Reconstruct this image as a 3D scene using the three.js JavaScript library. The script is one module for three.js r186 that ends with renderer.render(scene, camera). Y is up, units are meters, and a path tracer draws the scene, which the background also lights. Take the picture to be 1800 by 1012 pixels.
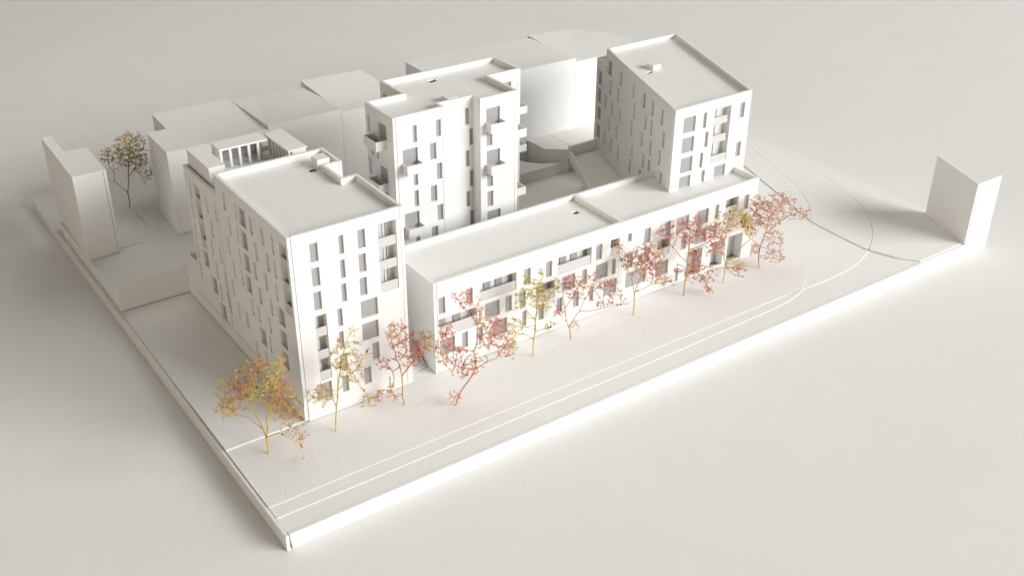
import * as THREE from 'three';
import { mergeGeometries } from 'three/addons/utils/BufferGeometryUtils.js';
import { RectAreaLightUniformsLib } from 'three/addons/lights/RectAreaLightUniformsLib.js';

// ---------------------------------------------------------------- camera, lamps, exposure
const scene = new THREE.Scene();
const camera = new THREE.PerspectiveCamera(29.3, 1024 / 575, 0.02, 12);
camera.position.set(-0.1570, 0.4158, 0.4294);
camera.rotation.set(-29.8 * Math.PI / 180, -35.25 * Math.PI / 180, 0.38 * Math.PI / 180, 'YXZ');
scene.add(camera);
const renderer = new THREE.WebGLRenderer({ antialias: true });
renderer.setSize(1024, 575);
renderer.toneMapping = THREE.LinearToneMapping;
renderer.toneMappingExposure = 1.0;
renderer.shadowMap.enabled = true;
RectAreaLightUniformsLib.init();
scene.background = new THREE.Color(0, 0, 0);

// two studio lamps: a large soft window-like panel low at the front right, a weak warm one overhead
const LAMPS = [
  { name: 'softbox', label: 'large white softbox lamp low at the front right of the table', w: 3.5, h: 1.9, at: [2.85, 1.95, 3.42], to: [0.3, 0.05, -0.2], color: [1, 0.998, 0.99], power: 15.6 },
  { name: 'ceiling_panel', label: 'wide warm ceiling panel lamp hanging above the back of the table', w: 2.8, h: 2.4, at: [1.0, 2.1, -1.1], to: [1.0, 0, -1.1], color: [1, 0.93, 0.82], power: 0.55 },
  { name: 'fill_panel', label: 'upright warm fill lamp standing at the front left of the table', w: 2.4, h: 1.2, at: [-2.2, 0.78, 1.2], to: [0.2, 0.05, -0.2], color: [1, 0.87, 0.66], power: 1.75 },
];
// ---------------------------------------------------------------- helpers
function rng(seed) { let s = seed >>> 0; return () => { s = (s + 0x6d2b79f5) >>> 0; let t = Math.imul(s ^ (s >>> 15), 1 | s); t = (t + Math.imul(t ^ (t >>> 7), 61 | t)) ^ t; return ((t ^ (t >>> 14)) >>> 0) / 4294967296; }; }
const used = {};
function numbered(name) { const n = used[name] = (used[name] ?? -1) + 1; return n ? name + '_' + String(n).padStart(3, '0') : name; }
function tag(o, label, category, group, kind) { if (label) o.userData.label = label; if (category) o.userData.category = category; if (group) o.userData.group = group; if (kind) o.userData.kind = kind; return o; }
function thing(name, label, category, group) { const o = new THREE.Group(); o.name = numbered(name); scene.add(o); return tag(o, label, category, group); }
function part(name, geometry, material, parent) {
  const m = new THREE.Mesh(geometry, material); m.name = name; m.castShadow = m.receiveShadow = true; parent.add(m); return m;
}
function struct(name, geometry, material) { const m = part(numbered(name), geometry, material, scene); m.userData.kind = 'structure'; return m; }
// uv in metres from the dominant direction of each face
function boxUV(g) {
  g = g.index ? g.toNonIndexed() : g;
  g.computeVertexNormals();
  const p = g.attributes.position, n = g.attributes.normal, uv = new Float32Array(p.count * 2);
  for (let i = 0; i < p.count; i += 3) {
    const ax = Math.abs(n.getX(i)), ay = Math.abs(n.getY(i)), az = Math.abs(n.getZ(i));
    for (let k = i; k < i + 3; k++) {
      const x = p.getX(k), y = p.getY(k), z = p.getZ(k);
      const [u, v] = ay >= ax && ay >= az ? [x, z] : ax >= az ? [z, y] : [x, y];
      uv[2 * k] = u + 0.37 * y * (ay >= ax && ay >= az); uv[2 * k + 1] = v;
    }
  }
  g.setAttribute('uv', new THREE.BufferAttribute(uv, 2));
  return g;
}
function merged(list) { return boxUV(mergeGeometries(list.map((g) => { g = g.index ? g.toNonIndexed() : g; for (const k of Object.keys(g.attributes)) if (k !== 'position') g.deleteAttribute(k); return g; }))); }
function box(x0, x1, y0, y1, z0, z1) { const g = new THREE.BoxGeometry(Math.abs(x1 - x0), Math.abs(y1 - y0), Math.abs(z1 - z0)); g.translate((x0 + x1) / 2, (y0 + y1) / 2, (z0 + z1) / 2); return boxUV(g); }
// plan polygon of [x, s] points (s = depth towards the back, z = -s) standing from y0 to y1
function slab(pts, y0, y1, holes = []) {
  const sh = new THREE.Shape(pts.map(([x, s]) => new THREE.Vector2(x, s)));
  for (const h of holes) sh.holes.push(new THREE.Path(h.map(([x, s]) => new THREE.Vector2(x, s))));
  const g = new THREE.ExtrudeGeometry(sh, { depth: y1 - y0, bevelEnabled: false, curveSegments: 1 });
  g.rotateX(-Math.PI / 2); g.translate(0, y0, 0);
  return boxUV(g);
}
// a prism whose top corners have their own heights
function sloped(pts, y0, tops) {
  const n = pts.length, pos = [];
  const P = (i, y) => [pts[i % n][0], y, -pts[i % n][1]];
  for (let i = 0; i < n; i++) {
    const a = P(i, y0), b = P(i + 1, y0), c = P(i + 1, tops[(i + 1) % n]), d = P(i, tops[i]);
    pos.push(...a, ...b, ...c, ...a, ...c, ...d);
  }
  for (const t of THREE.ShapeUtils.triangulateShape(pts.map(([x, s]) => new THREE.Vector2(x, s)), [])) {
    for (const i of t) pos.push(...P(i, tops[i]));
    for (const i of [t[0], t[2], t[1]]) pos.push(...P(i, y0));
  }
  const g = new THREE.BufferGeometry(); g.setAttribute('position', new THREE.Float32BufferAttribute(pos, 3));
  return boxUV(g);
}

// ---------------------------------------------------------------- materials
const grainRandom = rng(7);
function noiseTexture(size, octaves, low, high, repeat, srgb) {
  // tileable value noise, several octaves
  const v = new Float32Array(size * size);
  for (const [cells, amount] of octaves) {
    const grid = new Float32Array(cells * cells).map(() => grainRandom() * 2 - 1);
    for (let y = 0; y < size; y++) for (let x = 0; x < size; x++) {
      const fx = x / size * cells, fy = y / size * cells, ix = Math.floor(fx), iy = Math.floor(fy);
      const s = (t) => t * t * (3 - 2 * t), tx = s(fx - ix), ty = s(fy - iy);
      const at = (i, j) => grid[(j % cells) * cells + (i % cells)];
      v[y * size + x] += amount * ((at(ix, iy) * (1 - tx) + at(ix + 1, iy) * tx) * (1 - ty) + (at(ix, iy + 1) * (1 - tx) + at(ix + 1, iy + 1) * tx) * ty);
    }
  }
  const d = new Uint8Array(size * size * 4);
  for (let i = 0; i < v.length; i++) {
    const t = Math.min(1, Math.max(0, 0.5 + v[i] * 0.5));
    for (let k = 0; k < 3; k++) d[4 * i + k] = Math.round(255 * (low[k] + (high[k] - low[k]) * t));
    d[4 * i + 3] = 255;
  }
  const tex = new THREE.DataTexture(d, size, size); tex.wrapS = tex.wrapT = THREE.RepeatWrapping; tex.magFilter = THREE.LinearFilter; tex.minFilter = THREE.LinearMipmapLinearFilter; tex.generateMipmaps = true;
  tex.repeat.set(repeat, repeat); if (srgb) tex.colorSpace = THREE.SRGBColorSpace; tex.needsUpdate = true;
  return tex;
}
const G0 = [0, 0, 0], G1 = [1, 1, 1];
const fineGrain = noiseTexture(512, [[256, 0.5], [128, 0.35], [32, 0.3]], G0, G1, 1 / 0.09);      // brushed-on matt paint
const sandGrain = noiseTexture(512, [[256, 0.9], [128, 0.5], [40, 0.1]], G0, G1, 1 / 0.2);      // sanded, gritty ground paint
const blotch = noiseTexture(256, [[6, 0.35], [17, 0.35], [60, 0.3]], [0.965, 0.962, 0.955], G1, 1 / 0.31);
const paperGrain = noiseTexture(512, [[230, 0.5], [60, 0.3], [9, 0.3]], G0, G1, 1 / 0.25);
function paint(r, g, b, bump, scale, rough = 0.75, map = null) {
  return new THREE.MeshStandardMaterial({ color: new THREE.Color().setRGB(r, g, b), roughness: rough, metalness: 0, bumpMap: bump, bumpScale: scale, map });
}
const M = {
  wall: paint(0.815, 0.81, 0.795, fineGrain, 0.00004, 0.7, blotch),
  roof: paint(0.815, 0.81, 0.795, fineGrain, 0.00005, 0.75, blotch),
  ground: paint(0.815, 0.81, 0.795, sandGrain, 0.00009, 0.8, blotch),
  smooth: paint(0.815, 0.81, 0.795, fineGrain, 0.00006, 0.75, blotch),
  block: paint(0.815, 0.81, 0.795, fineGrain, 0.00007, 0.75, blotch),
  pane: paint(0.37, 0.355, 0.355, fineGrain, 0.00003, 0.6),
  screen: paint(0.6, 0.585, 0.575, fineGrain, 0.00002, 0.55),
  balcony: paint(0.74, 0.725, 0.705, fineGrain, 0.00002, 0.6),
  dark: paint(0.2, 0.17, 0.16, fineGrain, 0.00002, 0.7),
  paper: paint(0.79, 0.785, 0.772, paperGrain, 0.00006, 0.65, blotch),
  lampMetal: paint(0.05, 0.05, 0.055, fineGrain, 0.00005, 0.5),
};

// ---------------------------------------------------------------- lamps
for (const L of LAMPS) {
  const g = thing(L.name, L.label, 'lamp');
  g.position.set(...L.at);
  const o = new THREE.Object3D(); o.position.set(...L.at); o.lookAt(...L.to); g.quaternion.copy(o.quaternion);   // local +z points at the model
  const t = 0.03;
  part('housing', merged([box(-L.w / 2 - t, L.w / 2 + t, -L.h / 2 - t, L.h / 2 + t, -0.12, -0.02), box(-L.w / 2 - t, -L.w / 2, -L.h / 2 - t, L.h / 2 + t, -0.02, 0.03), box(L.w / 2, L.w / 2 + t, -L.h / 2 - t, L.h / 2 + t, -0.02, 0.03), box(-L.w / 2, L.w / 2, -L.h / 2 - t, -L.h / 2, -0.02, 0.03), box(-L.w / 2, L.w / 2, L.h / 2, L.h / 2 + t, -0.02, 0.03)]), M.lampMetal, g);
  const glow = new THREE.MeshStandardMaterial({ color: 0xffffff, roughness: 0.9, emissive: new THREE.Color().setRGB(...L.color), emissiveIntensity: 0.1 });
  part('diffuser', box(-L.w / 2, L.w / 2, -L.h / 2, L.h / 2, -0.018, 0.004), glow, g);
  const light = new THREE.RectAreaLight(new THREE.Color().setRGB(...L.color), L.power, L.w, L.h);
  light.name = 'lamp_light'; light.position.set(0, 0, 0.012); light.rotation.y = Math.PI; light.castShadow = true; g.add(light);
}

// ---------------------------------------------------------------- table and base board
struct('tabletop', box(-3.2, 3.4, -0.03, 0, -3.6, 1.6), M.paper);
{
  const base = new THREE.Group(); base.name = 'base_board'; base.userData.kind = 'structure'; scene.add(base);
  part('core', slab([[0.0024, 0.0024], [0.6195, 0.0024], [0.6195, 0.511], [0.0020, 0.511], [0.0020, 0.0024]], 0.0004, 0.0099, [[[0.2998, 0.1402], [0.4345, 0.1402], [0.4345, 0.3488], [0.2998, 0.3488]]]), M.ground, base);
  part('fascia', box(0, 0.00185, 0.0001, 0.0101, -0.511, 0.0004), M.smooth, base);
  const f = slab([[0.0046, 0], [0.62, 0], [0.62, 0.0022], [0.0046, 0.0022]], 0.0001, 0.01025);
  const p = f.attributes.position; for (let i = 0; i < p.count; i++) if (p.getX(i) < 0.01) p.setX(i, 0.0030 - (p.getY(i) - 0.0052) * 0.12);
  part('fascia', boxUV(f), M.wall, base);
}
// street levels: thin painted sheets laid in steps
const curve = (pts, n) => new THREE.SplineCurve(pts.map(([x, s]) => new THREE.Vector2(x, s))).getPoints(n).map((v) => [v.x, v.y]);
const kerbLine = curve([[0.3, 0.0158], [0.3635, 0.0171], [0.3918, 0.0178], [0.4167, 0.0209], [0.4327, 0.0279], [0.4478, 0.0393], [0.4616, 0.0553], [0.4712, 0.072], [0.4748, 0.0871], [0.4725, 0.104], [0.463, 0.118], [0.447, 0.128], [0.4335, 0.131]], 60);
const roadLine = curve([[0.38, 0.0256], [0.4066, 0.0256], [0.4487, 0.0245], [0.4769, 0.0257], [0.4974, 0.0296], [0.5186, 0.0374]], 30);
const rampLine = [[0.5362, 0.0026], [0.5262, 0.0158], [0.5191, 0.0374], [0.5178, 0.055], [0.5180, 0.0714], [0.5196, 0.0966], [0.5277, 0.1228], [0.5417, 0.163], [0.5578, 0.2128], [0.572, 0.262]];
const outerLine = curve([[0.5186, 0.0374], [0.5434, 0.0539], [0.5611, 0.0717], [0.5788, 0.0951], [0.5898, 0.1208], [0.5983, 0.1433], [0.606, 0.1697], [0.6130, 0.2], [0.6160, 0.235], [0.6150, 0.27]], 50);
const innerLine = curve([[0.5178, 0.097], [0.5379, 0.1151], [0.5538, 0.1369], [0.5639, 0.1558], [0.5749, 0.1841], [0.5868, 0.2185], [0.5973, 0.2473], [0.605, 0.272]], 40);
const cut = 0.0258;
{
  const road2 = roadLine.filter(([x]) => x > 0.385);
  // sheet behind the road line, left of the ramp
  struct('road', slab([[0.0021, cut], [0.38, cut], ...road2, [0.5178, 0.055], [0.5180, 0.0714], [0.5196, 0.0966], [0.5277, 0.1228], [0.5417, 0.163], [0.5578, 0.2128], [0.5715, 0.2585], [0.5735, 0.28], [0.44, 0.28], [0.44, 0.14], [0.0021, 0.14]], 0.0099, 0.0103), M.ground);
  // kerb strip in front of the road line
  struct('pavement', slab([[0.0021, 0.0155], [0.3, 0.0157], ...kerbLine.filter(([x, s]) => x > 0.301 && s < cut), [0.4285, cut - 0.0002], [0.0021, cut - 0.0002]], 0.0099, 0.0103), M.ground);
  // forecourt inside both lines, cut by a fine score line
  const inner = kerbLine.filter(([, s]) => s > cut + 0.0004);
  const front = inner.filter(([, s]) => s < 0.0655), back = inner.filter(([, s]) => s >= 0.0662);
  const score = [[0.4655, 0.0659], [0.44, 0.0655], [0.4123, 0.0655], [0.3449, 0.0645], [0.2795, 0.0636], [0.0654, 0.0619], [0.0021, 0.0616]];
  struct('forecourt', slab([[0.0021, cut], [0.4297, cut], ...front, ...score.map(([x, s]) => [x, s - 0.0001])], 0.0103, 0.0107), M.ground);
  struct('forecourt', slab([...score.slice().reverse().map(([x, s]) => [x, s + 0.0001]), ...back, [0.4335, 0.14], [0.0530, 0.14], [0.0530, 0.0850], [0.0021, 0.0850]], 0.0103, 0.01073), M.smooth);
  struct('plot', slab([[0.0021, 0.0856], [0.0527, 0.0856], [0.0527, 0.2756], [0.0021, 0.2756]], 0.0099, 0.0116), M.ground);
  // raised sheets beyond the ramp, parted by two scored curves
  const edge = 0.6195, e = 0.0001;
  struct('pavement', slab([[0.5366, 0.0026], [edge, 0.0026], [edge, 0.3], [0.6152, 0.3], ...outerLine.slice(1).reverse().map(([x, s]) => [x + e, s - e]), [0.5190, 0.0372], [0.5264, 0.0158]], 0.0099, 0.0112), M.smooth);
  struct('road', slab([[0.5182, 0.0385], ...outerLine.slice(1).map(([x, s]) => [x - e, s + e]), [0.6146, 0.3], [0.606, 0.3], ...innerLine.slice(1).reverse().map(([x, s]) => [x + e, s - e]), [0.5200, 0.0966], [0.5184, 0.0714], [0.5182, 0.055]], 0.0099, 0.01115), M.smooth);
  struct('pavement', slab([[0.5203, 0.0985], ...innerLine.slice(1).map(([x, s]) => [x - e, s + e]), [0.6045, 0.3], [0.585, 0.3], [0.572, 0.262], [0.5582, 0.2128], [0.5421, 0.163], [0.5281, 0.1228]], 0.0099, 0.0111), M.smooth);
  // raised ground behind the left plot, the yard and the terraces in the middle
  struct('plateau', slab([[0.0028, 0.2785], [0.055, 0.2785], [0.055, 0.2476], [0.1286, 0.2476], [0.1286, 0.1124], [0.1455, 0.1124], [0.1455, 0.1402], [0.2985, 0.1402], [0.2985, 0.509], [0.03, 0.509], [0.03, 0.437], [0.0128, 0.437], [0.0128, 0.424], [0.0028, 0.424]], 0.0100, 0.0215), M.block);
  struct('ramp', sloped([[0.0575, 0.403], [0.0620, 0.3525], [0.0626, 0.3525], [0.0626, 0.412]], 0.0216, [0.0246, 0.0217, 0.0217, 0.0246]), M.block);
struct('courtyard', box(0.2999, 0.4344, 0.0003, 0.0008, -0.3487, -0.1403), M.smooth);
  struct('path', slab([[0.0282, 0.3525], [0.0452, 0.3525], [0.0475, 0.424], [0.0282, 0.424]], 0.0216, 0.0222), M.smooth);
}
{
  const wallL = thing('retaining_wall', 'low white retaining wall board across the back of the left plot', 'wall');
  part('board', box(0.0027, 0.0526, 0.0120, 0.0338, -0.2783, -0.2758), M.block, wallL);
  const terr = new THREE.Group(); terr.name = 'terrace'; terr.userData.kind = 'structure'; scene.add(terr);
  part('retaining_board', box(0.3000, 0.4300, 0.0009, 0.0113, -0.3136, -0.3115), M.block, terr);
  part('retaining_board', box(0.4302, 0.4342, 0.0009, 0.0235, -0.3136, -0.3115), M.block, terr);
  part('terrace_floor', slab([[0.3000, 0.3137], [0.4300, 0.3137], [0.4072, 0.3195], [0.3995, 0.3280], [0.3962, 0.3320], [0.3944, 0.3345], [0.3938, 0.3380], [0.3938, 0.3484], [0.3000, 0.3484]], 0.0009, 0.0111), M.block, terr);
  part('upper_floor', slab([[0.4104, 0.3231], [0.4277, 0.3095], [0.43, 0.3137], [0.4343, 0.3137], [0.4343, 0.3486], [0.4100, 0.3486], [0.4100, 0.3420], [0.4108, 0.3380]], 0.0009, 0.0237), M.block, terr);
  part('upper_floor', slab([[0.4348, 0.27], [0.56, 0.27], [0.56, 0.3486], [0.4348, 0.3486]], 0.01, 0.0237), M.block, terr);
}

// ---------------------------------------------------------------- buildings
const LV = (k) => 0.0228 + 0.01575 * (k - 1), WH = 0.0121, T = 0.0021;
// one edge of a plan: a card board with openings, panes behind them, and whatever hangs on it
function frameOf(A, B) {
  const dx = B[0] - A[0], ds = B[1] - A[1], L = Math.hypot(dx, ds), d = [dx / L, ds / L], n = [-d[1], d[0]];
  const at = (g) => {                                                   // (u, v, w) -> world, w inwards
    const p = g.attributes.position;
    for (let i = 0; i < p.count; i++) { const u = p.getX(i), v = p.getY(i), w = p.getZ(i); p.setXYZ(i, A[0] + d[0] * u + n[0] * w, v, -(A[1] + d[1] * u + n[1] * w)); }
    return boxUV(flip(g));
  };
  return { A, B, L, d, n, at, U: (c) => Math.abs(d[0]) > 0.999 ? (c - A[0]) * d[0] : Math.abs(d[1]) > 0.999 ? (c - A[1]) * d[1] : L - c };
}
function flip(g) { g = g.index ? g.toNonIndexed() : g; const p = g.attributes.position.array; for (let i = 0; i < p.length; i += 9) for (let k = 0; k < 3; k++) { const t = p[i + 3 + k]; p[i + 3 + k] = p[i + 6 + k]; p[i + 6 + k] = t; } return g; }
function raw(u0, u1, v0, v1, w0, w1) { const g = new THREE.BoxGeometry(u1 - u0, v1 - v0, w1 - w0); g.translate((u0 + u1) / 2, (v0 + v1) / 2, (w0 + w1) / 2); return g; }
function join(F, list) { return merged(list.map((b) => F.at(raw(...b)))); }
function facade(root, F, u0, u1, y0, y1, spec, top) {
  const sh = new THREE.Shape();
  const outline = top ? top(u0, u1, y0, y1) : [[u0, y0], [u1, y0], [u1, y1], [u0, y1]];
  outline.forEach(([u, v], i) => (i ? sh.lineTo(u, v) : sh.moveTo(u, v)));
  const hole = (a, b, c, d) => { const h = new THREE.Path(); h.moveTo(a, c); h.lineTo(b, c); h.lineTo(b, d); h.lineTo(a, d); h.closePath(); sh.holes.push(h); };
  const openings = [];
  for (const w of spec?.windows ?? []) {
    let [k, c0, c1, o = {}] = w; let a = F.U(c0 / 1000), b = F.U(c1 / 1000); if (a > b) [a, b] = [b, a];
    if (o.grow) { a -= o.grow / 1000; b += o.grow / 1000; }
    a = Math.max(a, u0 + 0.0006); b = Math.min(b, u1 - 0.0006);
    const v0 = o.y0 !== undefined ? o.y0 / 1000 : LV(k), v1 = o.y1 !== undefined ? o.y1 / 1000 : LV(k) + WH;
    hole(a, b, v0, v1); openings.push({ a, b, v0, v1, o });
  }
  part('wall', F.at(new THREE.ExtrudeGeometry(sh, { depth: T, bevelEnabled: false })), M.wall, root);
  for (const { a, b, v0, v1, o } of openings) {
    const r = 0.0008;
    if (o.open) continue;
    if (!o.bands) {                                                     // a pane glued behind the opening
      const D = o.deep ?? T + 0.0001;
      if (o.deep) part('reveal', join(F, [[a - r, a - 0.0001, v0 - r, v1 + r, T + 0.0001, D], [b + 0.0001, b + r, v0 - r, v1 + r, T + 0.0001, D], [a - 0.0001, b + 0.0001, v1 + 0.0001, v1 + r, T + 0.0001, D]]), M.wall, root);
      part('window', F.at(o.deep ? raw(a - r, b + r, v0 - r, v1 + r, D + 0.0001, D + 0.0009) : raw(a + 0.00004, b - 0.00004, v0 + 0.00004, v1 - 0.00004, 0.0013, 0.0019)), o.deep ? M.screen : M.pane, root);
    } else {                                                            // a loggia with floors, back wall and parapets
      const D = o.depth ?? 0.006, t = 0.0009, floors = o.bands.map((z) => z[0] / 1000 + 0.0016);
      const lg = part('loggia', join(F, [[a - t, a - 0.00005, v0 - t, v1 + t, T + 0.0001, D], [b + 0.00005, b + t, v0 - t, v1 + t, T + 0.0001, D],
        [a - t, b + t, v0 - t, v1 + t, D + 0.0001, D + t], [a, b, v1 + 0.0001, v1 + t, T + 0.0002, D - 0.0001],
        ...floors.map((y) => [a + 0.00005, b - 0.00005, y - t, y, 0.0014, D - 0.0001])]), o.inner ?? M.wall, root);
      for (const [k, c0, c1] of o.back ?? []) {
        let p = F.U(c0 / 1000), q = F.U(c1 / 1000); if (p > q) [p, q] = [q, p];
        part('window', F.at(raw(p, q, LV(k) - 0.002, LV(k) + WH - 0.0004, D - 0.0006, D)), M.pane, lg);
      }
      floors.forEach((y, i) => {
        const h = (floors[i + 1] ?? v1) - y - 0.0010;
        if (o.post) {
          const p = a + (b - a) * o.post;
          part('window', F.at(raw(a + 0.0001, p - 0.0009, y + 0.0002, y + h, D - 0.0016, D - 0.0004)), M.screen, lg);
          part('post', F.at(raw(p - 0.0008, p + 0.0008, y + 0.0001, y + h, D - 0.0020, D - 0.0005)), M.screen, lg);
          part('joint', F.at(raw(p + 0.0009, p + 0.0014, y + 0.0001, y + h, D - 0.0022, D - 0.0006)), M.dark, lg);
        }
        const [z0, z1, gap = 0] = o.bands[i];
        const bal = raw(a + 0.0001, b - 0.0001 - gap / 1000, z0 / 1000, z1 / 1000, 0.0005, 0.0012);
        part('parapet_panel', F.at(bal), M.screen, lg);
      });
    }
  }
  for (const [k, c0, c1, out = 7, y = -2.6, h = 6.4] of spec?.balconies ?? []) {
    let a = F.U(c0 / 1000), b = F.U(c1 / 1000); if (a > b) [a, b] = [b, a];
    const z = LV(k) + y / 1000, o = -out / 1000, t = 0.0006, top = z + h / 1000;
    part('balcony', join(F, [[a, b, z, z + t, o, -0.00005], [a, b, z + t, top, o, o + t], [a, a + t, z + t, top, o + t, -0.00005], [b - t, b, z + t, top, o + t, -0.00005]]), M.balcony, root);
  }
}
// edges: [facade spec or null] per plan edge; plan counter-clockwise in (x, s)
function building(root, plan, y0, y1, specs, o = {}) {
  const n = plan.length, convex = (i) => { const a = plan[(i + n - 1) % n], b = plan[i], c = plan[(i + 1) % n]; return (b[0] - a[0]) * (c[1] - b[1]) - (b[1] - a[1]) * (c[0] - b[0]) > 0; };
  plan.forEach((A, i) => {
    const F = frameOf(A, plan[(i + 1) % n]), spec = specs?.[i], end = (i + 1) % n;
    const lo = convex(i) ? (specs?.[(i + n - 1) % n]?.full === 2 ? T + 0.0004 : 0) : 0.00005;
    const hi = F.L + (convex(end) ? -(T + 0.0003) : T);
    facade(root, F, lo, spec?.full === 2 ? F.L : hi, spec?.y0 ?? y0, spec?.y1 ?? y1, spec, spec?.top);
  });
  if (o.roof) part('roof', slab(inset(plan, T + 0.0001), o.roof - 0.0012, o.roof, o.holes ?? []), M.roof, root);
}
function inset(plan, t) {
  const n = plan.length;
  return plan.map((b, i) => {
    const a = plan[(i + n - 1) % n], c = plan[(i + 1) % n];
    const u = [b[0] - a[0], b[1] - a[1]], v = [c[0] - b[0], c[1] - b[1]], lu = Math.hypot(...u), lv = Math.hypot(...v);
    const n1 = [-u[1] / lu, u[0] / lu], n2 = [-v[1] / lv, v[0] / lv], k = t / (1 + n1[0] * n2[0] + n1[1] * n2[1]);
    return [b[0] + (n1[0] + n2[0]) * k, b[1] + (n1[1] + n2[1]) * k];
  });
}
const W = (s) => s.trim().split(/\s+/).map((e) => e.split(',').map(Number));   // "level,from,to"

// left corner block with the roof pavilions
{
  const r = thing('apartment_block', 'white seven-storey corner block nearest the camera at left, with columned roof pavilions', 'building', 'buildings of the white model');
  const front = { windows: [...W('7,65.8,71 6,65.7,70.8 5,65.5,70.5 7,84,87.3 6,83.8,87.1 5,83.4,86.8 4,79.6,82.9 3,79.3,82.6 2,79,83.7 1,79,83.4 7,96.2,101.2 6,95.9,100.8 5,95.5,100.4 4,95.1,106.6 3,94.9,106.2 2,101,105.8 1,94.1,99.2 1,61.8,72'),
    [0, 109.4, 121.8, { y0: 83.4, y1: 129.6, post: 0.48, bands: [[83.5, 89.7], [98.5, 104.5], [113.5, 119.7]] }],
    [0, 65, 72.6, { y0: 36.7, y1: 82.1, post: 0.34, bands: [[36.8, 42.9], [51.7, 57.7], [67.4, 73.4]] }], [0, 111.3, 112.1, { y0: 13.5, y1: 22.1 }]] };
  const side = { full: 2, y0: 0.0225, windows: [...W('7,154.4,144.1 6,155,145.4 5,154.8,146.4 4,155.6,147.6 5,108.9,99.2').slice(0, 4), ...W('7,178.5,175.1 7,159.5,157.9 7,137.7,134.3 7,121.2,117.9 7,106.3,103.8 6,173.4,171 6,160.7,158.9 6,133.6,130.5 6,117.5,114 6,106.5,104.5 5,180,177.6 5,161.5,160 5,139.5,136.1 5,123.8,120.3 5,107.8,105.9 4,175.5,173.3 4,162.4,160.5 4,136.2,132.6 4,119.4,116.7 3,182.5,179.6 3,151.5,148.5 3,141.3,138.7 3,125.2,122.4 2,177.5,175.1 2,164.7,161 2,128,125.6 1,152.9,150 1,138.1,135.3').map((w) => [...w, { grow: 0.25 }]),
    ...W('4,108.4,99.2 3,109.2,99.3 2,110,100.6 2,142.7,133.1'),
    [0, 96, 86.4, { y0: 84.2, y1: 130, depth: 0.007, post: 0.4, bands: [[84.3, 90], [99.6, 105], [115.2, 120.8]] }]], top: null };
  building(r, [[0.0528, 0.19], [0.0528, 0.0838], [0.1268, 0.0838], [0.1268, 0.14], [0.1165, 0.14], [0.1165, 0.163], [0.128, 0.163], [0.128, 0.19]], 0.0112, 0.137, [side, front, { full: 0 }], { roof: 0.1328, holes: [[[0.1075, 0.1665], [0.113, 0.1665], [0.113, 0.1715], [0.1075, 0.1715]]] });
  part('skylight_floor', box(0.107, 0.1135, 0.1300, 0.1306, -0.172, -0.166), M.roof, r);
  part('lift_housing', box(0.1134, 0.1221, 0.1329, 0.139, -0.1768, -0.1681), M.roof, r);
  // lower rear wing
  const rear = { y0: 0.0225, windows: [...W('6,211.3,208.5 6,196.3,193.2 5,207.8,204.7 5,192.8,189.9 4,213.1,210.6 4,198.6,195.7 3,209.4,206.7 3,195,191.8 2,207.8,204.8 2,195.2,192 1,190.9,189 6,240,237.4 5,241.6,239.2 4,242.4,240 3,243.2,240.8 2,244,241').map((w) => [...w, { grow: 0.2 }]), ...W('3,232.8,223 2,222.4,212.7 1,210.8,202'),
    [0, 231.4, 221.8, { y0: 69.6, y1: 115, depth: 0.007, post: 0.45, bands: [[69.7, 75.2], [85.2, 91], [100.4, 106]] }]] };
  building(r, [[0.0528, 0.2475], [0.0528, 0.1903], [0.128, 0.1903], [0.128, 0.2475]], 0.0112, 0.1225, [rear], { roof: 0.1195 });
  part('plinth', box(0.0526, 0.0549, 0.0120, 0.0222, -0.2755, -0.0842), M.wall, r);
  part('side_wall', merged([box(0.0528, 0.0545, 0.0224, 0.0455, -0.2720, -0.2477), box(0.0546, 0.068, 0.0216, 0.0455, -0.2720, -0.2704), box(0.0546, 0.068, 0.0216, 0.0395, -0.2703, -0.2477)]), M.wall, r);
  // roof pavilions: a closed one at the edge and two with columns
  const pav = (name, parts) => { for (const [n, g] of parts) part(n, g, M.wall, name); };
  pav(r, [['pavilion', box(0.0562, 0.0668, 0.1196, 0.1323, -0.2455, -0.2068)], ['pavilion_roof', box(0.0559, 0.0671, 0.1324, 0.1337, -0.2458, -0.2064)]]);
  const deck = 0.1196;
  pav(r, [['pavilion', merged([box(0.0736, 0.0748, deck, 0.1323, -0.2465, -0.2330), box(0.0749, 0.1045, deck, 0.1323, -0.2465, -0.2440), box(0.1046, 0.1058, deck, 0.1323, -0.2465, -0.2380)])], ['pavilion_roof', box(0.0732, 0.1072, 0.1324, 0.1337, -0.2466, -0.2315)]]);
  part('window', box(0.0750, 0.1044, deck + 0.0004, 0.1321, -0.2439, -0.2436), M.pane, r);
  for (let i = 0; i < 5; i++) part('column', box(0.0734 + i * 0.00655, 0.0750 + i * 0.00655, deck, 0.1323, -0.2332, -0.2317), M.wall, r);
  pav(r, [['pavilion', merged([box(0.1215, 0.1232, deck, 0.1323, -0.2410, -0.2060), box(0.1130, 0.1214, deck, 0.1323, -0.2064, -0.2048), box(0.1130, 0.1214, deck, 0.1323, -0.2410, -0.2396)])], ['pavilion_roof', sloped([[0.1098, 0.2042], [0.1238, 0.2092 - 0.004], [0.1232, 0.2442], [0.1094, 0.2408]], 0.1324, [0.1337, 0.1337, 0.1337, 0.1337])]]);
  part('window', box(0.1196, 0.1200, deck + 0.0004, 0.1321, -0.2394, -0.2066), M.dark, r);
  for (let i = 0; i < 7; i++) part('column', box(0.1102, 0.1116, deck, 0.1323, -0.2062 - i * 0.0053, -0.2048 - i * 0.0053), M.wall, r);
}
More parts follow.
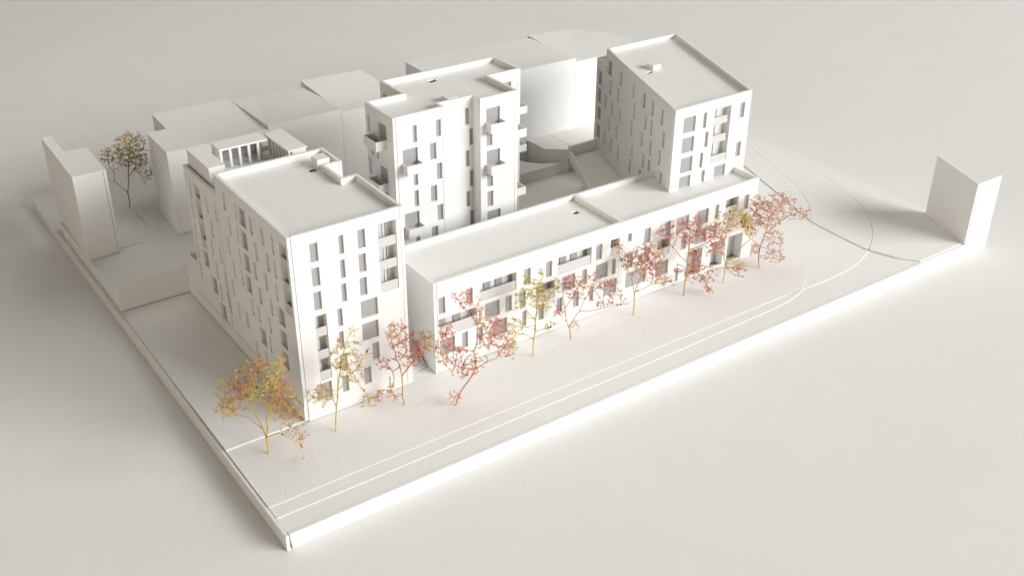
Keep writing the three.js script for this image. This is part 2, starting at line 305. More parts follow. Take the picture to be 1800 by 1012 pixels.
// tower in the middle
{
  const r = thing('apartment_tower', 'tall white stepped tower in the middle of the model, with box balconies', 'building', 'buildings of the white model');
  const A = { full: 2, windows: W('8,203.8,206.9 8,180.8,192.1 7,200.8,204 7,193.4,196.2 6,204.9,208 6,181.7,192.4 5,200.8,204 5,181.9,192.4 4,204.9,208'), balconies: [[8, 180.6, 197.5, 8.5, -4.6, 6.8], [6, 181.5, 198, 7, -4.6, 6.4]] };
  const B = { windows: W('8,185.6,189 8,203.8,208.8 7,198.6,203.7 7,177.2,189 6,203.5,208.5 6,185,188.5 5,198.2,203.3 5,185,188.5 4,203.1,208.3 4,176.7,188.4 3,198,203.2 3,184.7,188.2'), balconies: [[7, 176.4, 189.4, 7, -4, 6.8], [4, 175.8, 189, 7, -3.6, 6.6]] };
  const Cc = { windows: W('8,232.2,235.7 6,232.2,235.7 4,232.2,235.6 7,235.6,238.9 5,235.5,238.8 3,235.4,238.6') };
  const D = { windows: W('8,243.8,255.4 7,244,249 6,244,255.5 5,244.3,249.4 4,244.4,249.5 3,244.3,255.9'), balconies: [[8, 243.2, 256.2, 7, -4.2, 6.8], [6, 243.4, 256.4, 7, -4.2, 6.8]] };
  const E = { windows: W('7,180,190 4,180,190'), balconies: [[7, 176, 190, 12.3, -3.2, 6.4], [4, 176, 190, 12.3, -1.8, 6]] };
  const Fw = { windows: W('8,285,291 7,285,291') };
  const G = { windows: W('7,213,222 5,213,222'), balconies: [[7, 211, 224, 9.6, -1.8, 6], [5, 211, 224, 9.4, -1, 5.6]] };
  building(r, [[0.1708, 0.2098], [0.1708, 0.1715], [0.2109, 0.1715], [0.2109, 0.179], [0.2389, 0.179], [0.2389, 0.17], [0.2707, 0.17], [0.2707, 0.2072], [0.2992, 0.2072], [0.2992, 0.2415], [0.2002, 0.2415], [0.2002, 0.2098]], 0.0216, 0.1535,
    [A, B, null, Cc, null, D, E, Fw, { ...G, y0: 0.0009 }, null, { windows: W('8,231.5,238') }], { roof: 0.1494, holes: [[[0.2338, 0.2275], [0.2405, 0.2275], [0.2405, 0.233], [0.2338, 0.233]]] });
  part('skylight_floor', box(0.2334, 0.2409, 0.1462, 0.1468, -0.2334, -0.2271), M.roof, r);
  part('lift_housing', box(0.2203, 0.2288, 0.1495, 0.1535, -0.1906, -0.1822), M.roof, r);
}
// right-hand tower on a skewed plan
{
  const r = thing('corner_tower', 'white slab tower with a slanted plan standing on the right end of the long wing', 'building', 'buildings of the white model');
  const dir = [0.0498 / 0.1454, 0.1366 / 0.1454], at = (s, w = 0) => [0.3653 + dir[0] * s + w, 0.1091 + dir[1] * s];
  const wide = W('7,144.4,134 6,166.7,156.4 5,166.6,156.6 4,165.2,155.4 3,164.6,155.1');
  const slits = W('7,115.2,110 7,85.1,81.6 7,63.4,57.9 7,45.4,41 7,26.3,21.9 6,151,147 6,137.6,133.3 6,119.1,114.4 6,81.4,78 6,57.2,53 6,44.8,40.8 6,20.9,16.6 5,147.3,143 5,131.8,127.6 5,112.9,109.2 5,84.7,81 5,61.9,58.2 5,43.9,40 5,25.4,21.4 4,149.7,146 4,136,132 4,117.3,113.8 4,80.4,77.2 4,56.6,52.6 4,44.6,40.2 4,20.2,15.8 3,145.3,141.5 3,130.2,126 3,111.5,107.8 3,83,79.4 3,61.3,57');
  const len = 0.1705;
  const L = { from: 'B', full: 0 };
  const mm = (list, total) => list;                                       // measured from the front corner
  const upper = { windows: slits.filter((w) => w[1] < 147).map((w) => w) , y1: 0.1373 };
  // left side: main part and lower rear part share one plane
  const sMain = 0.148, Lw = { windows: [...W('7,144.4,134'), ...slits.filter((w) => w[1] < 147.4)].map(([k, a, b]) => [k, a, b, { grow: 0.2 }]), y0: 0.0009 };
  const front = { windows: [...W('7,373.9,386 6,374.1,386.1 5,374.4,386.3 7,393.4,397 6,396.9,400.4 5,393.7,397 7,430.9,436 5,431.2,436.4'), [4, 374.4, 386, { y0: 72.2, y1: 82.9 }], [4, 397, 400.6, { y0: 72.2, y1: 82.9 }], [4, 410, 421.9, { y0: 72.2, y1: 83.1 }],
    [0, 404.6, 421.6, { y0: 86.5, y1: 129.6, post: 0.26, bands: [[86.6, 92.2], [102.4, 108.4, 2.4], [116.8, 122.6, 2.6]] }]], y0: 0.0700 };
  building(r, [at(sMain), at(0), at(0, 0.0767), at(sMain, 0.0767)], 0.0426, 0.1373, [Lw, front, { y0: 0.0426 }], { roof: 0.1336, holes: [[[0.4085, 0.1885], [0.4145, 0.1885], [0.4160, 0.1925], [0.4100, 0.1925]]] });
  part('skylight_floor', slab([[0.408, 0.188], [0.415, 0.188], [0.4165, 0.193], [0.4095, 0.193]], 0.1302, 0.1308), M.roof, r);
  part('lift_housing', box(0.4172, 0.4254, 0.1337, 0.1375, -0.2, -0.1922), M.roof, r);
  const off = (w) => w.map(([k, a, b]) => [k, a - 148.2, b - 148.2]);
  building(r, [at(len), at(0.1482), at(0.1482, 0.04), at(len, 0.04)], 0.0426, 0.1226, [{ windows: off(W('6,166.7,156.6 5,166.6,156.8 4,165.6,155.8 3,165,155.4 6,152.4,150 4,152.4,149.9')) }], { roof: 0.121 });
}
// long low wing along the street, in two lengths
{
  const r = thing('street_wing', 'left half of the long low white wing along the street, beside the stairs', 'building', 'buildings of the white model');
  const front = { windows: [...W('3,149.2,154.3 3,169.9,175.1 3,215.6,221 3,233.5,238.8 3,276.6,282.2 2,184.3,196.1 2,200.6,205.9 2,212,217.3 2,247.5,259 2,264.7,269.2 2,277,288.2 2,291.7,295.3 1,149.4,160.9 1,166.2,171 1,179.1,182.7 1,190.4,202.1 1,214.4,218 1,228.4,232.7 1,243.5,248.5 1,257.7,263 1,271.8,276 1,285,297.1'),
    [0, 180.2, 209.4, { y0: 53.7, y1: 66.8, inner: M.wall, back: [[3, 187.2, 192.4], [3, 196.4, 201.6], [3, 207, 213]], bands: [[53.8, 60.2]] }],
    [0, 243.4, 272.6, { y0: 53.4, y1: 66.6, inner: M.wall, back: [[3, 249.4, 254.8], [3, 259, 264.2], [3, 270, 276]], bands: [[53.5, 60.3]] }],
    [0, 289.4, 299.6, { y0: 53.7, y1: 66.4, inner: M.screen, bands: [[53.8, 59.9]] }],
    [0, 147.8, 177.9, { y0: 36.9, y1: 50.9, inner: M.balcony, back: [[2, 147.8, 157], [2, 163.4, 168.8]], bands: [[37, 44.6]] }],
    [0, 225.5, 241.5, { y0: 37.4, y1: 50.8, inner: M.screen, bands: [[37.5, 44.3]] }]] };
  building(r, [[0.1458, 0.1398], [0.1458, 0.0840], [0.3004, 0.0840], [0.3004, 0.1398]], 0.0112, 0.0778, [{ full: 2 }, front], { roof: 0.0738, holes: [[[0.2842, 0.1182], [0.2896, 0.1182], [0.2896, 0.1232], [0.2842, 0.1232]]] });
  part('skylight_floor', box(0.2838, 0.29, 0.0712, 0.0718, -0.1236, -0.1178), M.roof, r);
}
{
  const r = thing('street_wing', 'right half of the long low white wing, under the slanted tower, with tall ground-floor openings', 'building', 'buildings of the white model');
  const front = { windows: [...W('3,320.4,326.5 3,340.1,345.6 3,350.7,363.2 3,370.9,382.8 3,389.2,393.4 3,419.5,424.5 2,305.7,310.9 2,321.2,326.6 2,357.4,362.7 2,370.9,382.4 2,389.8,393.2 2,419.2,424.7 1,305.2,324.5 1,333.7,346.1'), [3, 304.8, 308.6, { y0: 60.3, y1: 66.9 }],
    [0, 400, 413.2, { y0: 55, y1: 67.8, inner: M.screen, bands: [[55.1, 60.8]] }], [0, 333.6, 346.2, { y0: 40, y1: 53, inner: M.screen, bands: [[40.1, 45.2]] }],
    [0, 354.4, 357.2, { y0: 13, y1: 24, deep: 0.005 }], [0, 363.4, 380.3, { y0: 13, y1: 34.9, deep: 0.007 }], [0, 389.3, 402.3, { y0: 13, y1: 35, deep: 0.007 }], [0, 406.9, 422.4, { y0: 13, y1: 34.9, deep: 0.008 }]] };
  building(r, [[0.3007, 0.1398], [0.3007, 0.0840], [0.4333, 0.0840], [0.4333, 0.1398]], 0.0112, 0.0776, [null, front], { roof: 0.0735 });
}
// stairs between the corner block and the long wing
{
  const r = thing('stairs', 'narrow white stairs between the corner block and the long wing', 'stairs');
  for (let i = 0; i < 9; i++) part('step', merged([box(0.1286, 0.1446, 0.0109 + i * 0.00122, 0.01165 + i * 0.00122, -0.1122, -0.0943 - i * 0.0015), box(0.1286, 0.1446, 0.01166 + i * 0.00122, 0.01203 + i * 0.00122, -0.1122, -0.0938 - i * 0.0015)]), M.smooth, r);
  part('wall', slab([[0.1270, 0.0842], [0.1284, 0.0842], [0.1284, 0.1123], [0.1270, 0.1123]], 0.0113, 0.0300), M.wall, r);
}
// deck beside the right-hand tower
{
  const r = thing('deck', 'white raised deck with a slanted kerb between the long wing and the slanted tower', 'deck');
  part('floor', slab([[0.3380, 0.1402], [0.3765, 0.1402], [0.4206, 0.2612], [0.3935, 0.2612], [0.3600, 0.1930]], 0.0395, 0.0425), M.smooth, r);
  part('kerb', slab([[0.3358, 0.1402], [0.3378, 0.1402], [0.3598, 0.1932], [0.3933, 0.2614], [0.3913, 0.2614], [0.3580, 0.1932]], 0.0385, 0.0476), M.block, r);
  part('kerb', slab([[0.3914, 0.2616], [0.4215, 0.2616], [0.4223, 0.2638], [0.3914, 0.2638]], 0.0404, 0.0512), M.block, r);
  part('support', slab([[0.4045, 0.2350], [0.4065, 0.2350], [0.4206, 0.2770], [0.4186, 0.2770]], 0.0009, 0.0384), M.block, r);
}

// ---------------------------------------------------------------- plain blocks around the site
function block(label, pts, y0, tops, boards) {
  const r = thing('massing_block', label, 'building block', 'plain blocks around the site');
  const t = Array.isArray(tops) ? tops : pts.map(() => tops);
  if (boards) building(r, pts, y0, t[0] - 0.0014, boards);
  else part('body', sloped(inset(pts, 0.00004), y0, t.map((y) => y - 0.0014)), M.block, r);
  part('roof_sheet', (() => { const g = sloped(pts, 0, t), p = g.attributes.position; for (let i = 0; i < p.count; i++) if (p.getY(i) === 0) { const x = p.getX(i), s = -p.getZ(i); let best = 0, bd = 9; pts.forEach(([a, b], k) => { const d = (a - x) ** 2 + (b - s) ** 2; if (d < bd) { bd = d; best = k; } }); p.setY(i, t[best] - 0.00135); } return boxUV(g); })(), M.roof, r);
  return r;
}
block('L-shaped plain white block at the far left edge of the base', [[0.0025, 0.346], [0.0268, 0.346], [0.0278, 0.396], [0.0112, 0.398], [0.0122, 0.4355], [0.0046, 0.4357]], 0.0219, 0.0895, []);
block('long plain white block behind the corner block, beside the back tree', [[0.0735, 0.349], [0.156, 0.349], [0.1574, 0.434], [0.0918, 0.4332], [0.0904, 0.3966], [0.0745, 0.395]], 0.0219, 0.0908, []);
block('middle block of the low white row behind, its roof sheet tilted', [[0.1562, 0.349], [0.2206, 0.349], [0.2228, 0.4255], [0.1782, 0.4262], [0.1786, 0.4285], [0.1578, 0.4275]], 0.0216, [0.0943, 0.0943, 0.0915, 0.0905, 0.0905, 0.0905]);
block('last block of the low white row, left of the middle tower', [[0.22075, 0.349], [0.284, 0.349], [0.283, 0.4003], [0.2818, 0.4304], [0.2234, 0.4306]], 0.0216, [0.0918, 0.0918, 0.0925, 0.0935, 0.0945]);
block('long plain white block between the middle tower and the slanted tower', [[0.324, 0.349], [0.46455, 0.349], [0.46455, 0.4227], [0.4325, 0.4227], [0.4301, 0.4274], [0.3271, 0.4275]], 0.001, [0.0934, 0.0931, 0.0931, 0.0931, 0.0931, 0.0931]);
block('plain white block at the far back behind the slanted tower', [[0.4647, 0.349], [0.5535, 0.3489], [0.5504, 0.3869], [0.5469, 0.4038], [0.5203, 0.4328], [0.4709, 0.435]], 0.0119, [0.0895, 0.089, 0.0895, 0.0895, 0.09, 0.0915]);
{
  const r = thing('angle_wall', 'angled white wall of two cards at the right end of the base', 'wall');
  part('panel', slab([[0.5893, 0.0004], [0.5913, 0.0004], [0.6129, 0.0536], [0.6109, 0.0536]], 0.01125, 0.0637), M.block, r);
  part('panel', box(0.5916, 0.6197, 0.01035, 0.0635, -0.0022, 0), M.wall, r);
}

// ---------------------------------------------------------------- dried-twig trees
const RIGHT = [0.8166, 0.5771], AWAY = [0.5771, -0.8166];                   // spread of the sprigs, seen from the street side
function lerp3(a, b, t) { return [a[0] + (b[0] - a[0]) * t, a[1] + (b[1] - a[1]) * t, a[2] + (b[2] - a[2]) * t]; }
const treeBark = new THREE.MeshStandardMaterial({ vertexColors: true, roughness: 0.7 });
const treeLeaf = new THREE.MeshStandardMaterial({ vertexColors: true, roughness: 0.65 });
const seedMat = paint(0.09, 0.05, 0.022, fineGrain, 0.00002, 0.5);
function growTree(spec, index) {
  const rand = rng(1000 + index * 77), { x, z, y, limbs, crown, stem, tips } = spec;
  const root = thing('twig_tree', spec.label, 'tree', 'dried-twig trees on the model');
  root.position.set(x / 1000, y, z / 1000);
  const wallZ = spec.back ? -9 : -0.0822 - z / 1000;
  const place = (a, h, d) => { let wz = a * RIGHT[1] + d * AWAY[1]; if (wz < wallZ && x / 1000 + a * RIGHT[0] > 0.049) { d -= (wallZ - wz) / 0.8166; wz = wallZ; } return [a * RIGHT[0] + d * AWAY[0], Math.max(h, 0.0004), wz]; };
  const nodes = [{ p: [0, -0.0006, 0], parent: -1, a: 0, h: 0, d: 0 }];
  const step = 0.0021;
  const add = (a, h, d, parent) => { nodes.push({ p: place(a, h, d), parent, a, h, d }); return nodes.length - 1; };
  const nearest = (a, h) => { let b = 0, m = 9; nodes.forEach((n, i) => { const q = (n.a - a) ** 2 + (n.h - h) ** 2; if (q < m) { m = q; b = i; } }); return b; };
  limbs.forEach((l, li) => {
    let cur = li ? nearest(l[0] / 1000, l[1] / 1000) : 0;
    const depth = li ? (rand() - 0.5) * 0.02 : 0, n0 = nodes[cur];
    for (let k = li ? 2 : 0; k < l.length; k += 2) {
      const A = nodes[cur], ta = l[k] / 1000, th = l[k + 1] / 1000, td = n0.d + depth * Math.min(1, (k + 2) / l.length);
      const len = Math.hypot(ta - A.a, th - A.h), m = Math.max(1, Math.round(len / step)), bow = (rand() - 0.5) * 0.12 * len;
      for (let i = 1; i <= m; i++) { const t = i / m, w = Math.sin(Math.PI * t) * bow; cur = add(A.a + (ta - A.a) * t + w * (th - A.h) / (len + 1e-6), A.h + (th - A.h) * t - w * (ta - A.a) / (len + 1e-6), A.d + (td - A.d) * t, cur); }
    }
  });
  const limbCount = nodes.length;
  // space colonisation of the crown
  let attract = [];
  for (let [ca, ch, ra, rh] of crown) {
    ra *= spec.wide ?? 1.1; rh *= 1.04;
    const n = Math.round(4 + ra * rh * (spec.density ?? 0.42) * 3.2), rd = Math.min(ra, rh) * 0.95 + 2.5;
    for (let i = 0; i < n; i++) {
      let u, v, w; do { u = rand() * 2 - 1; v = rand() * 2 - 1; w = rand() * 2 - 1; } while (u * u + v * v + w * w > 1);
      attract.push(place((ca + u * ra) / 1000, (ch + v * rh) / 1000, w * rd / 1000));
    }
  }
  const skip = Math.min(4, limbCount - 1);
  for (let it = 0; it < 70 && attract.length; it++) {
    const pull = new Map(), reach = it < 45 ? 0.013 ** 2 : 1;
    for (const q of attract) {
      let b = -1, m = reach;
      for (let i = skip; i < nodes.length; i++) { const p = nodes[i].p, dd = (p[0] - q[0]) ** 2 + (p[1] - q[1]) ** 2 + (p[2] - q[2]) ** 2; if (dd < m) { m = dd; b = i; } }
      if (b < 0 || rand() < 0.35) continue;
      const p = nodes[b].p, l = Math.sqrt(m) + 1e-9, e = pull.get(b) ?? [0, 0, 0];
      for (let k = 0; k < 3; k++) e[k] += (q[k] - p[k]) / l; pull.set(b, e);
    }
    const first = nodes.length;
    for (const [b, e] of pull) {
      const l = Math.hypot(...e) + 1e-9, p = nodes[b].p, j = 0.95, st = step * (0.7 + rand() * 0.6), v = e.map((c) => c / l + (rand() - 0.5) * j), lv = Math.hypot(...v) + 1e-9;
      const np = [0, 1, 2].map((k) => p[k] + st * v[k] / lv);
      if (np[2] < wallZ && x / 1000 + np[0] > 0.049) np[2] = wallZ;
      if (nodes.some((n) => (n.p[0] - np[0]) ** 2 + (n.p[1] - np[1]) ** 2 + (n.p[2] - np[2]) ** 2 < (0.55 * step) ** 2)) continue;
      nodes.push({ p: np, parent: b, a: 0, h: 0, d: 0 });
    }
    attract = attract.filter((q) => { for (let i = first; i < nodes.length; i++) { const p = nodes[i].p; if ((p[0] - q[0]) ** 2 + (p[1] - q[1]) ** 2 + (p[2] - q[2]) ** 2 < 0.0024 ** 2) return false; } return true; });
  }
  const kids = nodes.map(() => 0), area = nodes.map(() => 0);
  for (let i = nodes.length - 1; i > 0; i--) { if (!kids[i]) area[i] = 1; kids[nodes[i].parent]++; area[nodes[i].parent] += area[i]; }
  const rad = area.map((a) => Math.min(0.0006, 0.00013 * Math.pow(a, 0.25)));
  // colours wander slowly through the sprig
  const ph = [rand() * 6, rand() * 6, rand() * 6];
  const hue = (p) => 0.5 + 0.5 * Math.sin(p[0] * 210 + ph[0] + 1.7 * Math.sin(p[1] * 150 + ph[1]) + p[2] * 130);
  const stemAt = (p, i) => lerp3(stem[0], stem[1], Math.min(1, Math.max(0, hue(p) * 0.8 + (i > limbCount ? 0.2 : 0))));
  const tube = (list) => {
    const pos = [], nor = [], col = [];
    for (const [p, q, r0, r1, c] of list) {
      const d = new THREE.Vector3(q[0] - p[0], q[1] - p[1], q[2] - p[2]).normalize(), s = Math.abs(d.y) < 0.9 ? new THREE.Vector3(0, 1, 0).cross(d).normalize() : new THREE.Vector3(1, 0, 0).cross(d).normalize(), t = d.clone().cross(s), K = r0 > 0.0003 ? 6 : 4;
      for (let k = 0; k < K; k++) {
        const ring = [k, k + 1].map((v) => { const a = v / K * Math.PI * 2; return s.clone().multiplyScalar(Math.cos(a)).addScaledVector(t, Math.sin(a)); });
        const V = (o, n, r) => { pos.push(o[0] + n.x * r, o[1] + n.y * r, o[2] + n.z * r); nor.push(n.x, n.y, n.z); col.push(...c); };
        V(p, ring[0], r0); V(p, ring[1], r0); V(q, ring[1], r1); V(p, ring[0], r0); V(q, ring[1], r1); V(q, ring[0], r1);
      }
    }
    const g = new THREE.BufferGeometry();
    g.setAttribute('position', new THREE.Float32BufferAttribute(pos, 3)); g.setAttribute('normal', new THREE.Float32BufferAttribute(nor, 3)); g.setAttribute('color', new THREE.Float32BufferAttribute(col, 3));
    return g;
  };
  const trunk = [], twigs = [], stars = [], seeds = [];
  for (let i = 1; i < nodes.length; i++) {
    const n = nodes[i], m = nodes[n.parent];
    (i < limbCount ? trunk : twigs).push([m.p, n.p, Math.max(rad[n.parent] * (n.parent < limbCount && i >= limbCount ? 0.6 : 1), rad[i]), rad[i], stemAt(n.p, i)]);
    const star = (o, size) => {
      const c = lerp3(tips[0], tips[1], Math.min(1, Math.max(0, hue(o) + (rand() - 0.5) * 0.7))), f = 0.75 + rand() * 0.5, cc = c.map((v) => v * f), spikes = 4 + Math.floor(rand() * 3);
      for (let k = 0; k < spikes; k++) {
        const ct = rand() * 2 - 1, ph2 = rand() * Math.PI * 2, st = Math.sqrt(1 - ct * ct), l = size * (0.6 + rand() * 0.7);
        stars.push([o, [o[0] + l * st * Math.cos(ph2), o[1] + l * ct * 0.8 + l * 0.25, o[2] + l * st * Math.sin(ph2)], 0.00018, 0.00005, cc]);
      }
    };
    if (!kids[i]) star(n.p, 0.0024); else if (i >= limbCount && rand() < 0.6) star(n.p, 0.0019);
    if (kids[i] > 1 && rand() < 0.07 || (i < limbCount && i > 6 && rand() < 0.02)) seeds.push(n.p);
  }
  part('trunk', tube(trunk), treeBark, root);
  tag(part('twigs', tube(twigs), treeBark, root), null, null, null, 'stuff');
  tag(part('florets', tube(stars), treeLeaf, root), null, null, null, 'stuff');
  if (seeds.length) tag(part('seeds', mergeGeometries(seeds.map((p) => { const g = new THREE.IcosahedronGeometry(0.00045 + rand() * 0.0003, 1); g.translate(...p); return g; })), seedMat, root), null, null, null, 'stuff');
}
const TAN = [0.62, 0.4, 0.16], OLIVE = [0.5, 0.41, 0.1], YELLOW = [0.62, 0.48, 0.1], ORANGE = [0.64, 0.35, 0.12], RUST = [0.5, 0.2, 0.09], RED = [0.54, 0.1, 0.08], PINK = [0.66, 0.22, 0.16], GREEN = [0.47, 0.45, 0.06], BROWN = [0.45, 0.25, 0.08];
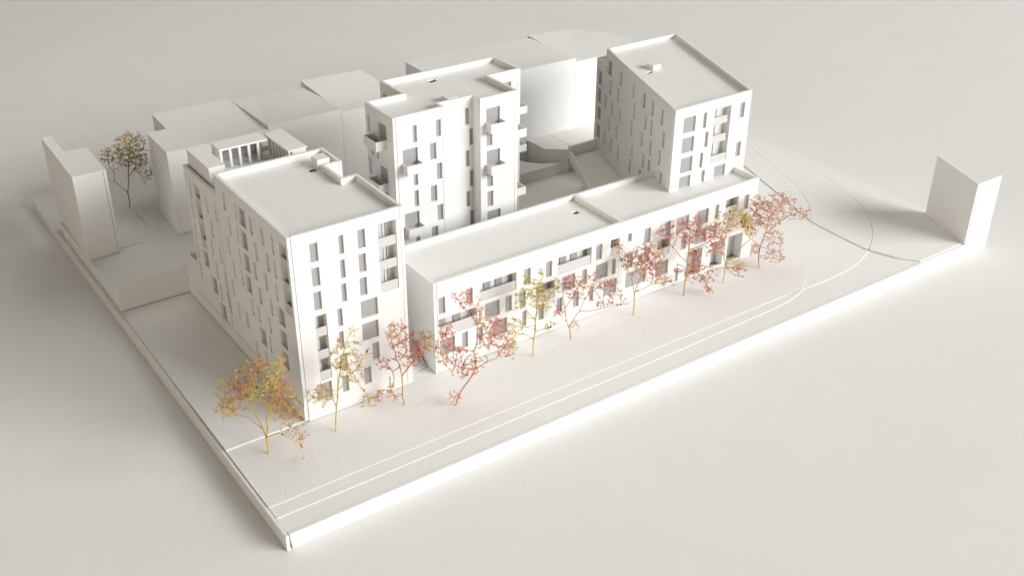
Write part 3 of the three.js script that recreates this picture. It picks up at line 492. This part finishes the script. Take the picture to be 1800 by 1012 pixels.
const TREES = [
  { x: 57.4, z: -420.1, limbs: [[0.6, 13.8, 3.4, 27.4, 5.8, 41.7, 9.3, 55.7], [0.6, 13.8, -2.6, 21.5, -5.6, 26.5, -12.8, 29.8], [-5.6, 26.5, -6.0, 33.3, -9.8, 38.2], [3.4, 27.4, 10.6, 35.9, 16.0, 30.9, 18.8, 24.2]], crown: [[9.2, 54.9, 11.4, 10.6], [-9.2, 45.7, 6.1, 6.2], [13.1, 41.7, 7.7, 10.0], [3.5, 44.2, 8.5, 8.2], [20.5, 30.1, 3.9, 5.0]], y: 0.0215, back: 1, density: 0.9, stem: [OLIVE, BROWN], tips: [OLIVE, BROWN], label: 'brownish olive twig tree at the back left between two plain blocks' },
  { x: 21.7, z: -69.7, limbs: [[-0.9, 15.5, -1.7, 20.5, -4.2, 28.9, -5.2, 32.2, -4.4, 45.3, -1.2, 56.6], [0.6, 10.4, 1.9, 25.6, 5.9, 41.3, 13.2, 61.5, 15.3, 70.1], [-2.0, 17.6, -10.2, 23.4, -15.7, 23.0, -20.7, 26.7, -26.5, 28.7], [1.0, 10.8, 8.9, 17.7, 17.3, 13.1, 21.5, 6.2, 22.2, 2.8]], crown: [[1.7, 52.6, 15.3, 12.7], [-14.9, 41.2, 10.0, 10.5], [11.0, 38.9, 10.0, 12.2], [-20.9, 30.4, 6.7, 4.2], [17.9, 26.6, 6.7, 5.8], [20.6, 12.2, 3.5, 4.3], [-22.5, 50.0, 4.0, 3.2], [14.2, 65.4, 2.7, 4.7]], y: 0.0107, density: 0.5, stem: [YELLOW, ORANGE], tips: [YELLOW, RUST], label: 'wide bushy yellow and orange twig tree at the front left corner of the base' },
  { x: 63.9, z: -66.4, limbs: [[1.8, 17.9, 3.4, 29.9, 7.3, 50.7, 10.0, 60.5, 11.8, 66.9, 15.6, 72.5], [1.6, 18.3, 0.0, 22.2, -4.5, 22.1, -9.1, 26.4], [3.7, 29.9, 3.7, 39.1, 0.6, 43.2, -6.2, 44.0], [4.4, 29.9, 10.6, 38.3, 16.5, 44.2, 21.2, 54.1], [10.5, 36.7, 14.4, 33.3, 16.7, 26.6, 22.5, 18.1]], crown: [[10.2, 52.4, 9.5, 8.9], [-7.0, 26.4, 8.4, 7.2], [12.9, 42.5, 7.6, 5.8], [5.5, 62.8, 3.3, 3.7], [18.3, 62.9, 3.4, 2.1], [14.2, 71.7, 2.3, 2.4], [20.7, 22.4, 5.6, 4.2], [22.6, 55.7, 4.1, 2.9]], y: 0.0107, stem: [YELLOW, OLIVE], tips: [YELLOW, ORANGE], label: 'yellow twig tree in front of the left windows of the corner block' },
  { x: 111.9, z: -66.3, limbs: [[-1.2, 6.3, -0.9, 21.3, -1.7, 28.3, -3.9, 34.3, -6.2, 47.1, -7.8, 57.1], [-0.9, 21.3, 4.5, 28.3, 9.9, 40.4, 15.1, 45.5], [-1.7, 28.3, -6.5, 24.8, -11.2, 32.5], [-6.5, 24.8, -7.2, 10.7, -8.9, 6.2, -14.8, 5.3], [-0.9, 20.5, 6.0, 30.1, 10.4, 34.4]], crown: [[-1.7, 51.3, 7.8, 9.1], [-11.3, 30.8, 5.4, 4.3], [7.8, 41.2, 7.9, 11.0], [-8.0, 8.9, 4.0, 5.8], [-16.2, 6.2, 4.4, 3.5], [15.1, 46.4, 5.7, 6.7], [0.4, 34.4, 5.7, 5.9]], y: 0.0107, stem: [TAN, RUST], tips: [ORANGE, RED], label: 'red twig tree in front of the narrow stairs' },
  { x: 137.8, z: -47.7, limbs: [[7.1, 16.7, 12.4, 27.3, 11.7, 39.5, 13.8, 49.7, 13.9, 58.8, 9.7, 66.0, 5.2, 72.2, 0.8, 79.3], [12.4, 27.3, 2.1, 28.1, -4.1, 30.9, -7.2, 35.6], [11.7, 40.0, 4.8, 43.2, -3.8, 45.9, -10.8, 44.9], [12.4, 27.3, 20.3, 32.1, 25.1, 32.6, 28.2, 37.8, 35.2, 47.1], [13.8, 49.7, 21.2, 53.4, 25.1, 60.7], [13.9, 58.8, 16.7, 67.9, 16.7, 74.1]], crown: [[-4.7, 39.4, 7.0, 9.2], [6.1, 31.9, 10.3, 9.4], [25.1, 51.6, 8.5, 10.9], [6.8, 76.7, 7.7, 5.3], [16.6, 64.3, 4.7, 7.1], [-4.4, 54.1, 4.7, 7.3], [26.6, 61.7, 3.9, 7.1], [32.9, 41.5, 5.5, 6.5], [-0.7, 4.9, 3.2, 3.9]], y: 0.0107, stem: [TAN, PINK], tips: [ORANGE, PINK], wide: 1.25, label: 'leaning salmon pink twig tree at the left end of the long wing' },
  { x: 210.7, z: -65.5, limbs: [[0.6, 17.3, 0.8, 28.0, 1.5, 43.5, 3.7, 55.4, 5.4, 61.0], [-0.1, 13.1, -5.0, 15.2, -10.7, 14.7, -14.3, 18.8], [0.4, 28.0, -5.3, 33.7, -9.5, 37.7, -13.0, 42.5], [1.3, 18.9, 7.5, 23.1, 12.4, 26.1, 17.2, 29.8], [1.1, 30.5, 5.8, 40.3, 12.5, 49.1]], crown: [[0.8, 47.5, 11.0, 8.7], [-10.2, 39.3, 4.2, 4.9], [5.8, 39.5, 4.8, 5.6], [4.0, 61.7, 2.4, 4.3], [-5.6, 57.7, 2.4, 4.0], [-11.5, 23.8, 6.4, 5.0], [14.4, 54.7, 3.1, 5.5], [11.0, 24.0, 4.2, 2.9], [-14.2, 11.3, 3.9, 6.7]], y: 0.0107, density: 0.55, stem: [GREEN, YELLOW], tips: [GREEN, YELLOW], label: 'yellow-green twig tree in front of the long wing' },
  { x: 244.5, z: -68.1, limbs: [[-0.9, 6.5, -3.3, 13.3, -4.8, 24.3, -6.6, 36.7, -5.7, 43.3], [-0.3, 9.0, 5.1, 20.1, 8.4, 28.5, 12.5, 33.6, 22.8, 42.7], [5.2, 18.9, 12.9, 23.6, 23.5, 27.8, 36.3, 31.7], [-4.1, 14.1, -9.3, 17.5, -12.3, 24.2], [-4.8, 24.3, 1.1, 32.6, 7.2, 42.6]], crown: [[0.0, 44.2, 6.7, 6.1], [13.5, 43.5, 9.3, 6.5], [25.7, 42.7, 5.3, 4.5], [1.7, 36.8, 7.1, 4.1], [29.0, 33.7, 6.8, 3.3], [-10.1, 21.7, 2.9, 4.2], [19.9, 29.5, 7.1, 3.3], [2.6, 10.8, 2.9, 2.5]], y: 0.0107, density: 0.55, wide: 1.2, stem: [TAN, RUST], tips: [ORANGE, RED], label: 'two-stemmed orange twig tree right of the yellow-green one' },
  { x: 300.2, z: -67.9, limbs: [[-0.4, 17.5, -4.1, 32.7, -9.4, 42.2, -16.5, 53.8], [-0.3, 16.4, 2.6, 30.6, 2.9, 40.2, 4.0, 51.8], [1.8, 19.7, 10.4, 26.3, 22.5, 28.6], [3.1, 37.0, 10.9, 45.6, 16.2, 49.8]], crown: [[5.3, 45.5, 13.1, 10.0], [-3.8, 42.3, 7.0, 8.9], [-14.6, 53.8, 3.7, 3.6], [10.8, 33.8, 7.0, 5.4], [19.7, 27.4, 7.1, 3.3], [10.5, 51.9, 7.9, 5.7]], y: 0.0107, density: 0.6, stem: [YELLOW, ORANGE], tips: [RUST, RED], label: 'yellow-stemmed rusty twig tree at the joint of the long wing' },
  { x: 349.2, z: -68.1, limbs: [[0.2, 15.0, 0.6, 27.2, 0.2, 43.6, -0.7, 54.4], [-2.2, 26.1, -7.8, 35.9, -13.2, 42.4, -21.6, 52.1], [1.1, 21.7, 13.7, 22.9, 27.7, 19.6, 41.4, 19.2], [4.0, 21.7, 12.7, 12.8, 17.4, 3.8], [0.2, 43.6, 4.9, 55.5, 8.2, 61.9], [0.8, 37.1, 12.1, 40.5, 19.2, 45.9]], crown: [[-4.4, 52.2, 11.5, 8.5], [-15.8, 51.1, 7.2, 5.8], [4.5, 59.7, 4.8, 6.4], [5.2, 30.6, 5.8, 7.6], [18.1, 48.1, 7.6, 8.5], [18.2, 37.2, 7.2, 5.5], [12.4, 16.2, 10.7, 5.6], [37.3, 20.8, 6.4, 3.9], [17.3, 4.9, 3.5, 4.0], [-5.7, 21.6, 4.4, 3.9]], y: 0.0107, stem: [TAN, RUST], tips: [PINK, RED], wide: 1.18, label: 'pinkish red twig tree with a low horizontal branch, under the slanted tower' },
  { x: 386.2, z: -65.1, limbs: [[0.2, 16.1, -2.2, 29.6, -1.5, 41.8, -1.3, 49.5], [0.7, 16.1, 5.1, 25.7, 14.5, 39.7, 7.6, 48.5], [-1.5, 41.8, -9.8, 46.1, -15.5, 43.9]], crown: [[-3.4, 50.6, 8.8, 8.1], [1.8, 57.1, 6.3, 5.4], [8.1, 52.8, 8.3, 7.0], [-16.2, 41.7, 5.4, 5.5], [9.3, 15.0, 5.5, 4.0], [15.7, 46.3, 5.9, 5.5]], y: 0.0107, density: 0.6, stem: [YELLOW, OLIVE], tips: [YELLOW, ORANGE], label: 'yellow-topped thin twig tree, second from the right' },
  { x: 425.4, z: -66.2, limbs: [[-1.5, 18.6, 0.9, 29.0, 6.1, 35.8, 16.2, 43.8, 31.5, 49.5], [-1.5, 18.6, -9.0, 26.6, -13.9, 33.4], [0.1, 18.7, 11.6, 16.4, 16.4, 10.7], [0.9, 29.0, 1.1, 43.7, 9.1, 60.3]], crown: [[0.7, 47.0, 13.1, 11.1], [9.5, 57.0, 7.5, 7.7], [-7.2, 54.7, 6.5, 6.1], [23.0, 46.1, 8.0, 5.5], [-10.7, 41.3, 8.1, 7.8], [9.4, 25.6, 7.6, 6.3], [10.3, 10.6, 8.2, 5.8], [-5.8, 16.3, 3.6, 5.8], [18.8, 54.9, 2.5, 5.5]], y: 0.0107, density: 0.45, stem: [TAN, RUST], tips: [PINK, ORANGE], label: 'spreading red twig tree at the right end of the row' },
];
TREES.forEach(growTree);

scene.traverse((o) => { if (o.isMesh) { o.castShadow = true; o.receiveShadow = true; } });
renderer.render(scene, camera);
